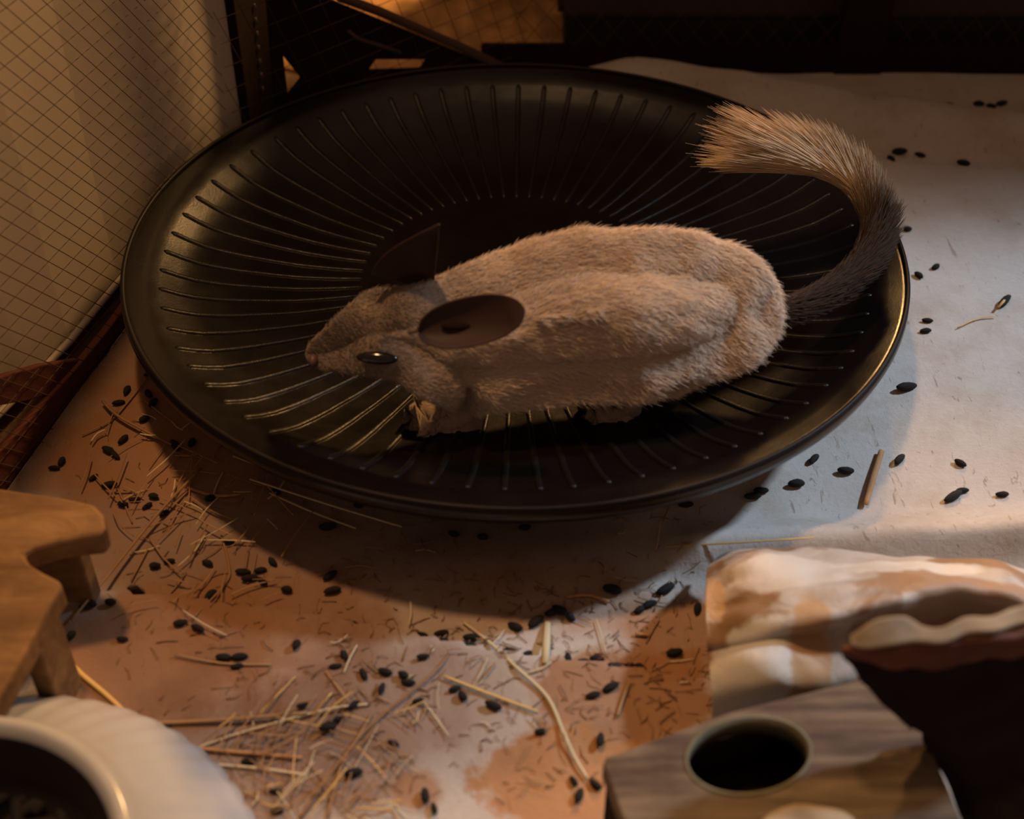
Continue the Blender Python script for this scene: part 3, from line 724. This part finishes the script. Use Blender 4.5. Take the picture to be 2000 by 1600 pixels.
# sheet defined by left and right borders: rows of pixel stations with heights
rows = [  # (left x,y) (mid) (right) z
    [(1405, 1092, .012), (1455, 1075, .020), (1600, 1084, .026), (1780, 1094, .028), (1950, 1112, .028), (2060, 1130, .02)],
    [(1388, 1112, .022), (1455, 1105, .036), (1600, 1110, .040), (1780, 1120, .042), (1955, 1128, .040), (2070, 1150, .03)],
    [(1382, 1150, .030), (1470, 1150, .044), (1600, 1150, .050), (1760, 1142, .050), (1900, 1140, .047), (2070, 1180, .04)],
    [(1380, 1200, .034), (1470, 1195, .046), (1620, 1192, .052), (1750, 1172, .053), (1880, 1152, .048), (2070, 1200, .04)],
    [(1384, 1248, .034), (1480, 1236, .044), (1620, 1212, .050), (1750, 1186, .046), (1880, 1170, .038), (2070, 1215, .03)],
    [(1385, 1262, .030), (1480, 1256, .040), (1630, 1232, .040), (1750, 1215, .034), (1880, 1200, .030), (2070, 1230, .03)],
    [(1390, 1310, .030), (1480, 1305, .038), (1600, 1290, .036), (1720, 1270, .030), (1880, 1250, .026), (2070, 1260, .02)],
    [(1392, 1352, .026), (1480, 1345, .032), (1580, 1335, .032), (1700, 1315, .026), (1880, 1300, .02), (2070, 1300, .02)],
    [(1390, 1400, .014), (1480, 1385, .018), (1570, 1368, .022), (1700, 1345, .018), (1880, 1340, .015), (2070, 1350, .01)]]
ra = np.array(rows, float); nr, nc_, _ = ra.shape
def cr(a, t):
    n = len(a)-1; i = min(int(t*n), n-1); f = t*n-i; p = [a[max(i-1, 0)], a[i], a[i+1], a[min(i+2, n)]]
    return .5*(2*p[1]+(p[2]-p[0])*f+(2*p[0]-5*p[1]+4*p[2]-p[3])*f*f+(3*p[1]-p[0]-3*p[2]+p[3])*f**3)
NU, NV = 110, 70; V = []
for j in range(NV):
    for i in range(NU):
        col_ = np.array([cr(ra[r], i/(NU-1)) for r in range(nr)]); q = cr(col_, j/(NV-1)); V.append(q)
V = np.array(V); W = np.array([tuple(P(x, y, z)) for x, y, z in V])
W[:, 2] += .0016*waves(W[:, 0], W[:, 1], 41, 90, 200, 7)+.0006*waves(W[:, 0], W[:, 1], 42, 300, 600, 7)
F = [(j*NU+i, j*NU+i+1, (j+1)*NU+i+1, (j+1)*NU+i) for j in range(NV-1) for i in range(NU-1)]
bk = pyd('bark_sheet', W, F, None, M_PEEL); tag(bk, 'crumpled white and tan bark sheet behind the plank with a round hole', 'bark')
m = bk.modifiers.new('s', 'SOLIDIFY'); m.thickness = .0018; m.offset = -1
# nest box with round hole
nbp = P(1460, 1477, .045)
nb = empty('nest_box', (nbp.x, nbp.y, 0), 'weathered wooden nest box plank with a round entrance hole', 'nest box')
ZB = .045
pl_out = [(1178, 1492), (1184, 1478), (1304, 1435), (1425, 1391), (1549, 1359), (1700, 1322), (1760, 1322), (1930, 1720), (1290, 1800)]
Nh = 48; hole = [(1462+123*math.cos(a)*math.cos(-.10)-76*math.sin(a)*math.sin(-.10), 1477+123*math.cos(a)*math.sin(-.10)+76*math.sin(a)*math.cos(-.10)) for a in [2*math.pi*k/Nh for k in range(Nh)]]
extrude_poly('top_plank', [P(x, y, ZB) for x, y in pl_out], [[P(x, y, ZB) for x, y in hole]], Vector((0, 0, -.009)), nb, M_PLANK, .0008)
c3 = [P(x, y, ZB) for x, y in ((1190, 1486), (1750, 1322), (1910, 1710), (1300, 1780))]
M_INSHADE = simple('box_inside_shade', (.02, .012, .01), .9, .1)  # box wood made near-black, the hollow's shade put into the colour
for i in range(4):
    a, b = c3[i], c3[(i+1) % 4]
    wallp('side_plank', Vector((a.x, a.y, 0)), Vector((b.x, b.y, 0)), (.0015 if i == 0 else -.006), .003, ZB-.009, M_INSHADE, nb)
prism('shade_bottom', [Vector((p.x, p.y, 0)) for p in c3], .0115, .0145, M_INSHADE, nb)  # added bottom in the shade colour, keeps the hole dark
bm = bmesh.new(); rgs = []
for zz in (0, 1):
    rgs.append([bm.verts.new(P(x, y, ZB)+Vector((0, 0, .0004-zz*.0092))+((P(x, y, ZB)-P(1462, 1477, ZB))*(-.006 if not zz else -.012))) for x, y in hole])
for k in range(Nh): bm.faces.new((rgs[0][k], rgs[0][(k+1) % Nh], rgs[1][(k+1) % Nh], rgs[1][k]))
ho = bmo('hole_edge', bm, nb, wood('hole_cut_wood', (.12, .11, .07), (.19, .17, .11), (3, 3, 10))); ho['label'] = 'paler cut edge of the hole'
m = ho.modifiers.new('s', 'SOLIDIFY'); m.thickness = .0012; m.offset = 0
# bark log: thick curved piece, pale top edge, reddish side, dark face with shade in its colour
lb = P(1900, 1350, 0)
lg = empty('bark_log', (lb.x, lb.y, 0), 'thick bark log with dark shaded face and pale cut edge at the right edge', 'bark log')
edge_top = [(1662, 1262, .098), (1690, 1262, .099), (1760, 1262, .100), (1830, 1257, .101), (1900, 1247, .102), (2000, 1225, .103), (2200, 1190, .104)]
edge_back = [(1664, 1243, .099), (1700, 1216, .103), (1752, 1202, .105), (1800, 1230, .102), (1900, 1215, .103), (2000, 1190, .104), (2200, 1150, .105)]
edge_low = [(1645, 1268, .092), (1690, 1286, .088), (1760, 1297, .086), (1830, 1294, .086), (1900, 1285, .086), (2000, 1268, .088), (2200, 1235, .088)]
def strip(name, rowsx, mat, parent, nu=60, nv=8, seed=1, amp=.0006, label=None):
    R_ = np.array(rowsx, float); V = []
    for j in range(nv):
        for i in range(nu):
            col_ = np.array([cr(R_[r], i/(nu-1)) for r in range(len(R_))])
            t_ = j/(nv-1)*(len(R_)-1); r0 = min(int(t_), len(R_)-2); V.append(col_[r0]*(1-t_+r0)+col_[r0+1]*(t_-r0))
    W = np.array([tuple(P(*v)) for v in V]); W[:, 2] += amp*waves(W[:, 0]+W[:, 2], W[:, 1], seed, 150, 500, 8); W[:, 1] += amp*waves(W[:, 0], W[:, 2], seed+1, 150, 500, 8)
    F = [(j*nu+i, j*nu+i+1, (j+1)*nu+i+1, (j+1)*nu+i) for j in range(nv-1) for i in range(nu-1)]
    o = pyd(name, W, F, parent, mat)
    if label: o['label'] = label
    m_ = o.modifiers.new('s', 'SOLIDIFY'); m_.thickness = .002; m_.offset = -1
    return o
strip('cut_edge', [edge_back, edge_top], M_SAP, lg, 60, 8, 3, .0008, 'pale fibrous cut edge')
strip('bark_side', [edge_top, edge_low], M_RED, lg, 60, 8, 5, .0007, 'reddish brown bark')
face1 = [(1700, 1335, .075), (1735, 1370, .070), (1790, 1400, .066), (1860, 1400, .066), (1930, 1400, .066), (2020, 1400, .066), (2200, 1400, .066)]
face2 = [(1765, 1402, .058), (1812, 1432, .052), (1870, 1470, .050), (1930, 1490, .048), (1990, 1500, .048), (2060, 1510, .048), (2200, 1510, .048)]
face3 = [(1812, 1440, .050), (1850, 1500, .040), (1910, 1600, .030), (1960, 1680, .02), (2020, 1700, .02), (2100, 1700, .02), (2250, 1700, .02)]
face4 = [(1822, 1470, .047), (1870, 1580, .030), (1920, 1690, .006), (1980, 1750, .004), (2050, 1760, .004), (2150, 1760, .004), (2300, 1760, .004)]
strip('shaded_face', [edge_low, face1, face2, face3, face4], M_SHADEBARK, lg, 70, 40, 7, .0012, 'dark shaded underside')
# little tan object at the bottom edge
tp = P(1580, 1600, .05)
bm = bmesh.new(); ret = bmesh.ops.create_uvsphere(bm, u_segments=24, v_segments=12, radius=1); bmesh.ops.scale(bm, vec=(.0165, .009, .0045), verts=bm.verts)
for v in bm.verts: v.co.z += .0012*math.sin(v.co.x*300)*math.cos(v.co.y*260)
bmesh.ops.translate(bm, vec=(tp.x, tp.y-.004, .0500), verts=bm.verts)
o = bmo('bark_flake', bm, None, M_SAP); tag(o, 'small curled tan bark flake on the nest box at the bottom edge', 'bark flake')

# ---------------------------------------------------------------- droppings
DR = """1853,205,0,26 1912,202,0,26 1936,206,10,24 1957,201,-10,26 1530,172,5,22 1757,296,0,34 1741,308,35,20 1797,302,12,26 1882,317,12,32 1773,446,0,18 1795,536,35,22 1828,520,-25,18
1962,588,-45,34 1812,624,3,26 1808,644,-3,26 1771,756,-8,46 1590,895,-45,26 1652,919,3,38 1757,896,-45,28 1876,903,25,30 1555,944,-2,38 1487,957,3,34 1470,968,0,38 1862,969,-30,44 1880,956,-5,30 1958,964,0,30
1325,971,-10,32 1340,984,0,34 1385,946,-20,26 1407,941,0,26 1398,953,20,24 290,728,-20,24 247,761,-60,22 289,768,60,20 298,785,-50,26 231,785,-10,30 281,817,-20,22 240,857,-40,28 212,879,25,30 224,888,40,24 342,869,50,26
374,863,-60,22 446,864,-30,22 120,900,-60,22 105,912,0,26 182,931,-35,24 213,946,-8,38 262,974,0,28 240,983,5,20 287,986,-30,26 320,1001,-30,24 640,1028,-5,40 447,1056,5,26 537,960,5,22 300,968,10,22 410,972,-10,20
405,1098,20,26 532,1096,45,24 508,1112,-10,30 474,1116,5,36 488,1128,-5,40 512,1134,40,26 410,1162,-45,34 265,1153,15,38 165,1183,0,28 215,1175,5,20 178,1178,10,22 238,1246,0,24 138,1240,-50,20 352,1215,-8,34
386,1225,25,32 436,1283,0,36 468,1281,-5,38 462,1300,-10,30 578,1258,-60,22 645,1123,-32,36 649,1152,-12,40 686,1221,10,40 820,1240,0,38 862,1236,-8,34 920,1243,2,38 916,1260,4,36 866,1252,0,22 1006,1223,18,36 1046,1213,-35,40
1078,1195,-20,34 1094,1190,25,38 1114,1204,40,22 1196,1151,12,44 1300,1151,-28,44 1268,1179,-22,36 1249,1190,-30,22 1362,1187,-75,26 1318,1274,-8,38 1166,1285,3,34 1140,1290,0,26 1110,1285,80,26 1196,1303,-8,44 1232,1297,12,24
1251,1303,30,16 1192,1341,-25,40 1158,1357,-15,34 998,1270,10,36 1028,1275,-20,28 672,1278,60,22 655,1300,-5,32 710,1315,62,28 752,1311,15,34 745,1343,-72,28 797,1331,5,34 788,1317,30,18 826,1280,-8,30 888,1343,-12,30 903,1358,50,22
817,1367,-10,26 963,1377,20,40 1056,1427,-3,30 1173,1444,-80,32 1121,1523,55,28 1163,1531,40,34 1131,1552,-68,34 768,1450,25,28 640,1418,-8,42 662,1402,-15,30 690,1508,-8,44 326,1426,-80,26 486,1485,-4,38 537,1543,0,24 541,1581,-12,26
830,1553,82,34 848,1577,75,28 1025,1029,-8,28 943,1047,8,20 886,1041,15,26 560,1150,10,22 302,1104,0,20 330,1094,-10,24 700,985,0,16 1095,998,5,18 590,1375,-20,28 690,1375,-35,30 640,1425,0,34""".split()
prng = random.Random(5)
def dropmesh(v):
    bm = bmesh.new(); bmesh.ops.create_icosphere(bm, subdivisions=2, radius=1)
    r = random.Random(v)
    for q in bm.verts:
        q.co.x *= 1.0; k = 1-.12*abs(q.co.x)+r.uniform(-.05, .05); bend = .12*(q.co.x**2)*(1 if v % 2 else -1)
        q.co.y = q.co.y*k*(1 if q.co.x*(1 if v % 3 else -1) > 0 else .9)+bend; q.co.z *= k
    me = bpy.data.meshes.new('dropping'); bm.to_mesh(me); bm.free(); me.materials.append(M_DROP); me.polygons.foreach_set('use_smooth', [True]*len(me.polygons)); return me
DM = [dropmesh(v) for v in range(6)]
UN = []
def zone(x, y):
    if x > 1450 and y < 400: return ('small dark dropping lying on the shaded blanket fold behind the saucer', 'droppings on the upper right fold')
    if x > 1420 and y < 830: return ('small dark dropping on the pale blanket right of the saucer', 'droppings right of the saucer')
    if x > 1300 and y < 1010: return ('small dark dropping on the sunlit blanket below the saucer right side', 'droppings at the lower right of the saucer')
    if x < 500 and y < 1060: return ('small dark dropping among hay between saucer and left mesh wall', 'droppings left of the saucer')
    if x < 620 and y < 1400: return ('small dark dropping on brown stained blanket near the left hideout', 'droppings near the left hideout')
    if x < 620: return ('small dark dropping in the hay beside the white bowl', 'droppings beside the white bowl')
    if y < 1170 and x < 1150: return ('small dark dropping on the shaded blanket just in front of the saucer', 'droppings in front of the saucer')
    if x >= 980 and y < 1400: return ('small dark dropping on the blanket left of the crumpled bark', 'droppings left of the bark sheet')
    if x >= 980: return ('small dark dropping on the orange stain beside the nest box', 'droppings beside the nest box')
    if y < 1400: return ('small dark dropping along the blanket overlap at the lower middle', 'droppings along the blanket overlap')
    return ('small dark dropping in the matted hay at the bottom middle', 'droppings in the bottom hay')
placed = []; ZN = []
for i, s_ in enumerate(DR):
    x, y, a, l = map(float, s_.split(',')); a = math.radians(a)
    c = P(x, y, .003); z = cz(c.x, c.y); c = P(x, y, z+.0018)
    e = P(x+math.cos(a)*l/2, y+math.sin(a)*l/2, c.z)-c
    hl = min(.0062, max(.0026, e.length*.92)); rad = min(.0022, hl*.50)*prng.uniform(.88, 1.08)
    if l < 24: rad = max(rad, .0017)
    o = bpy.data.objects.new('dropping', DM[i % 6]); COL.objects.link(o)
    zz = z+rad*.85
    for (qx, qy, qz, qr) in placed:
        if math.hypot(qx-c.x, qy-c.y) < (qr+rad)*.9: zz = max(zz, qz+rad*.9)
    placed.append((c.x, c.y, zz, rad))
    o.location = (c.x, c.y, zz); o.scale = (hl, rad, rad); o.rotation_euler = (0, prng.uniform(-.08, .08), math.atan2(e.y, e.x))
    ZN.append((o, x, y, l, math.degrees(a), zone(x, y)))

ORD = ['leftmost', 'second from left', 'third from left', 'fourth from left', 'fifth from left', 'sixth from left', 'seventh from left', 'eighth from left', 'ninth from left', 'tenth from left', 'eleventh from left', 'twelfth from left']
for gp in sorted({z_[5][1] for z_ in ZN}):
    g = sorted([z_ for z_ in ZN if z_[5][1] == gp], key=lambda q: q[1]); n = len(g)
    for i, z_ in enumerate(g):
        if i < 12 and i <= n//2: od = ORD[i]
        elif n-1-i < 12: od = ORD[n-1-i].replace('leftmost', 'rightmost').replace('left', 'right')
        else: od = 'middle'
        shp = 'long' if z_[3] >= 34 else ('tiny' if z_[3] < 24 else 'oval')
        tag(z_[0], shp+' dark dropping, '+od+' of the '+gp, 'dropping', gp)
# ---------------------------------------------------------------- hay stems
def stem(pts, wpx, mat, label, group=None, lift=.0012, zs=None, cat='hay', name='hay_stem', flat=.6):
    q = []
    for i, (x, y) in enumerate(pts):
        c = P(x, y, .003); z = cz(c.x, c.y)+lift+(zs[i] if zs else 0); q.append(P(x, y, z))
    q = smoothpath(q, 4) if len(q) > 2 else [q[0], q[0].lerp(q[1], .5)+Vector((0, 0, .0004)), q[1]]
    r = wpx*mpp(q[0])/2; n = len(q)
    org = q[0].copy(); q = [p-org for p in q]
    bm = bmesh.new(); tube(bm, q, [r*(.75+.25*math.sin(math.pi*(i+.5)/n)) for i in range(n)], 6, flat)
    o = bmo(name, bm, None, mat); o.location = org
    tag(o, label, cat, group); return o
G, B, PA = M_HAYG, M_HAYB, M_HAYP
stem([(120, 1270), (137, 1293), (160, 1318), (205, 1355), (245, 1392)], 11, G, 'thick golden hay stem on the brown stain between hideout and bowl')
stem([(866, 1320), (960, 1357), (1050, 1390)], 7, G, 'straight golden hay stem lying right of the matted hay in the lower middle')
stem([(119, 1070), (163, 1098)], 9, M_CHIP, 'short orange straw piece poking from the hideout notch', lift=.028)
stem([(1069, 1217), (1065, 1296)], 17, PA, 'short thick pale straw stub standing out beside the dropping cluster', cat='straw')
stem([(905, 1215), (960, 1258), (1010, 1305), (1068, 1360), (1100, 1430), (1120, 1475), (1148, 1522)], 8, PA, 'long bent pale hay stalk running down to the nest box')
stem([(1028, 1313), (1055, 1307), (1077, 1293)], 4, PA, 'thin pale hay stem bent at the foot of the straw stub')
stem([(1300, 1068), (1440, 1060), (1590, 1050)], 5, G, 'fine yellow hay stem along the white blanket roll', lift=.003)
stem([(1722, 880), (1706, 930), (1690, 985)], 13, M_CHIP, 'flat orange wood stick on the sunlit blanket', name='wood_stick', cat='stick', lift=.002)
stem([(488, 936), (640, 985), (785, 1029)], 5, PA, 'upper of two long parallel hay stems under the saucer front edge', lift=.004)
stem([(527, 963), (610, 1000), (695, 1032)], 5, PA, 'lower of two long parallel hay stems under the saucer front edge', lift=.003)
stem([(455, 891), (521, 918)], 4, PA, 'short pale hay stem touching the saucer lower left rim', lift=.003)
stem([(139, 1212), (230, 1100), (311, 1000), (392, 915)], 8, B, 'long straight brown hay stalk crossing from hideout to saucer', lift=.005)
stem([(432, 1045), (447, 1105), (440, 1140), (372, 1212)], 5, B, 'kinked thin hay stem right of the hideout')
stem([(256, 1135), (290, 1070)], 4, B, 'short hay stem leaning toward the long brown stalk')
stem([(180, 1417), (400, 1408), (600, 1392)], 9, B, 'long brown hay stem lying flat above the white bowl')
stem([(280, 1440), (380, 1460), (500, 1472), (590, 1480)], 9, M_CHIP, 'broad orange brown hay blade right of the bowl')
stem([(380, 1462), (480, 1428), (640, 1385), (720, 1375)], 5, PA, 'pale curved hay stem rising across the matted hay')
stem([(400, 1492), (500, 1500), (600, 1514)], 6, PA, 'lowest long pale hay stem near the bowl')
stem([(640, 1600), (665, 1500), (705, 1430), (727, 1392)], 7, B, 'upright brown hay stalk at the bottom middle')
stem([(585, 1600), (650, 1505), (720, 1420), (860, 1300), (885, 1245)], 7, B, 'longest hay stalk sweeping from the bottom edge to the blanket overlap')
stem([(636, 1312), (690, 1383)], 5, B, 'brown hay stem pointing down at the matted hay')
stem([(648, 1353), (612, 1395)], 5, G, 'short bright golden stem at the top of the matted hay')
stem([(828, 1372), (850, 1400), (875, 1437)], 4, PA, 'thin pale hay stem on the grey cloth')
stem([(768, 1568), (792, 1602)], 5, PA, 'short pale stem at the very bottom edge')
stem([(1242, 1300), (1222, 1350), (1205, 1400)], 7, B, 'reddish brown twig on the orange stain')
stem([(1105, 1166), (1150, 1162), (1190, 1175)], 9, M_CHIP, 'curled orange husk above the pale straw stub', cat='husk', name='husk')
stem([(1240, 1238), (1270, 1242)], 8, M_CHIP, 'tiny orange husk left of the bark sheet', cat='husk', name='husk')
stem([(1165, 1210), (1175, 1245), (1183, 1275)], 3, PA, 'hair thin pale stem on the white patch above the dropping row')
stem([(200, 783), (230, 812), (300, 850), (335, 868)], 7, B, 'dark hay stalk between left mesh and saucer', lift=.003)
stem([(160, 850), (215, 822), (250, 785), (290, 735)], 4, B, 'thin curved hay stem beside the left fabric band')
stem([(365, 952), (420, 968), (470, 965)], 8, M_CHIP, 'curved orange hay blade in front of the saucer left side')
stem([(1870, 640), (1910, 622), (1945, 618)], 3, G, 'fine yellowish hair like stem on the cool lit blanket at right')
stem([(1950, 600), (1972, 576)], 6, M_HAYG, 'small olive stem beside a dropping at the right edge', lift=.003)
stem([(55, 1368), (105, 1358)], 4, PA, 'short pale stem at the foot of the hideout')
stem([(340, 1278), (430, 1295), (530, 1298)], 5, B, 'brown stem under the pair of droppings right of the stain')
# scattered finer hay
zones = [((150, 450), (780, 1050), 42, 'thin brown hay stem tangled in front of the left mesh', 'fine hay left of the saucer'),
         ((230, 560), (940, 1200), 46, 'thin brown hay stem in the tangle between hideout and saucer', 'fine hay beside the hideout'),
         ((420, 780), (1380, 1600), 85, 'thin dry hay stem in the matted clump at the bottom', 'matted hay at the bottom'),
         ((620, 960), (1220, 1420), 34, 'thin dry hay stem scattered over the blanket overlap', 'loose hay at the lower middle'),
         ((960, 1380), (1130, 1560), 26, 'thin brown hay fibre on the stained cloth by the bark', 'loose hay by the bark'),
         ((620, 1350), (1000, 1130), 18, 'short brown hair like fibre on the shaded cloth before the saucer', 'fibres before the saucer')]
hr = random.Random(11); HN = []
for (xa, xb), (ya, yb_), n, lb_, gp in zones:
    for _ in range(n):
        x = hr.uniform(xa, xb); y = hr.uniform(ya, yb_)
        if x < 250 and y > 1000 and x < 210: continue
        if gp.startswith('fine hay left') and x < 300-(y-640)*.75+40: continue
        # keep clear of the saucer
        if ((x-1010)/800)**2+((y-563)/470)**2 < 1: continue
        L_ = hr.uniform(28, 110) if 'fibre' not in gp and 'loose' not in gp else hr.uniform(16, 60)
        a = hr.choice([-.9, -.75, .35, -.2, .6, -1.2])+hr.gauss(0, .3)
        p1 = (x, y); p2 = (x+math.cos(a)*L_*.5+hr.gauss(0, 3), y+math.sin(a)*L_*.5+hr.gauss(0, 3)); p3 = (x+math.cos(a)*L_, y+math.sin(a)*L_)
        if p3[0] < 10 or p3[1] > 1640: continue
        mt = hr.choice([B, B, B, PA, G] if 'matted' in gp else [B, B, B, PA])
        lb2 = lb_.replace('brown ', '').replace('dry ', '').replace('thin', ('long ' if L_ > 65 else 'short ')+'thin '+{B: 'brown', PA: 'pale', G: 'golden'}[mt])
        o_ = stem([p1, p2, p3], hr.uniform(1.8, 4.0), mt, lb2, gp, lift=hr.uniform(.0008, .0045 if 'matted' in gp or 'tangle' in lb_ else .002))
        HN.append((x, gp, {B: 'brown', PA: 'pale', G: 'golden'}[mt], L_, o_))
    for cn in ('brown', 'pale', 'golden'):
        for lg_ in (True, False):
            g = sorted([h for h in HN if h[1] == gp and h[2] == cn and (h[3] > 65) == lg_], key=lambda q: q[0]); n = len(g)
            for i, h in enumerate(g):
                od = ORD[i] if i < 12 and i <= n//2 else (ORD[n-1-i].replace('leftmost', 'rightmost').replace('left', 'right') if n-1-i < 12 else 'middle')
                if n > 1: h[4]['label'] = ('long ' if lg_ else 'short ')+cn+' stem, '+od+' in the '+gp
# scattered hay dust and hair too fine to count
def dust(name, n, label, regs):
    bm = bmesh.new()
    for _ in range(n):
        (xa, xb), (ya, yb_) = hr.choice(regs); x = hr.uniform(xa, xb); y = hr.uniform(ya, yb_)
        if ((x-1010)/785)**2+((y-563)/450)**2 < 1: continue
        if x < 330-(y-640)*.8 and y < 990: continue
        if x < 205 and 950 < y < 1400: continue
        c = P(x, y); z = cz(c.x, c.y)+.0004; a = hr.uniform(0, 3.14); L_ = hr.uniform(.002, .009)
        b2 = a+hr.gauss(0, .6)
        p = [Vector((c.x, c.y, z)), Vector((c.x+math.cos(a)*L_*.5, c.y+math.sin(a)*L_*.5, z+.0004)), Vector((c.x+(math.cos(a)+math.cos(b2))*L_*.5, c.y+(math.sin(a)+math.sin(b2))*L_*.5, z))]
        tube(bm, p, hr.uniform(.00012, .00028), 3)
    o = bmo(name, bm, None, M_HAYB); tag(o, label, 'debris', kind='stuff')
dust('hay_dust', 700, 'fine brown hay dust and shed hairs strewn over the blanket', [((150, 620), (760, 1600)), ((400, 1000), (1150, 1600)), ((620, 1400), (1000, 1400)), ((950, 1400), (1150, 1560))])
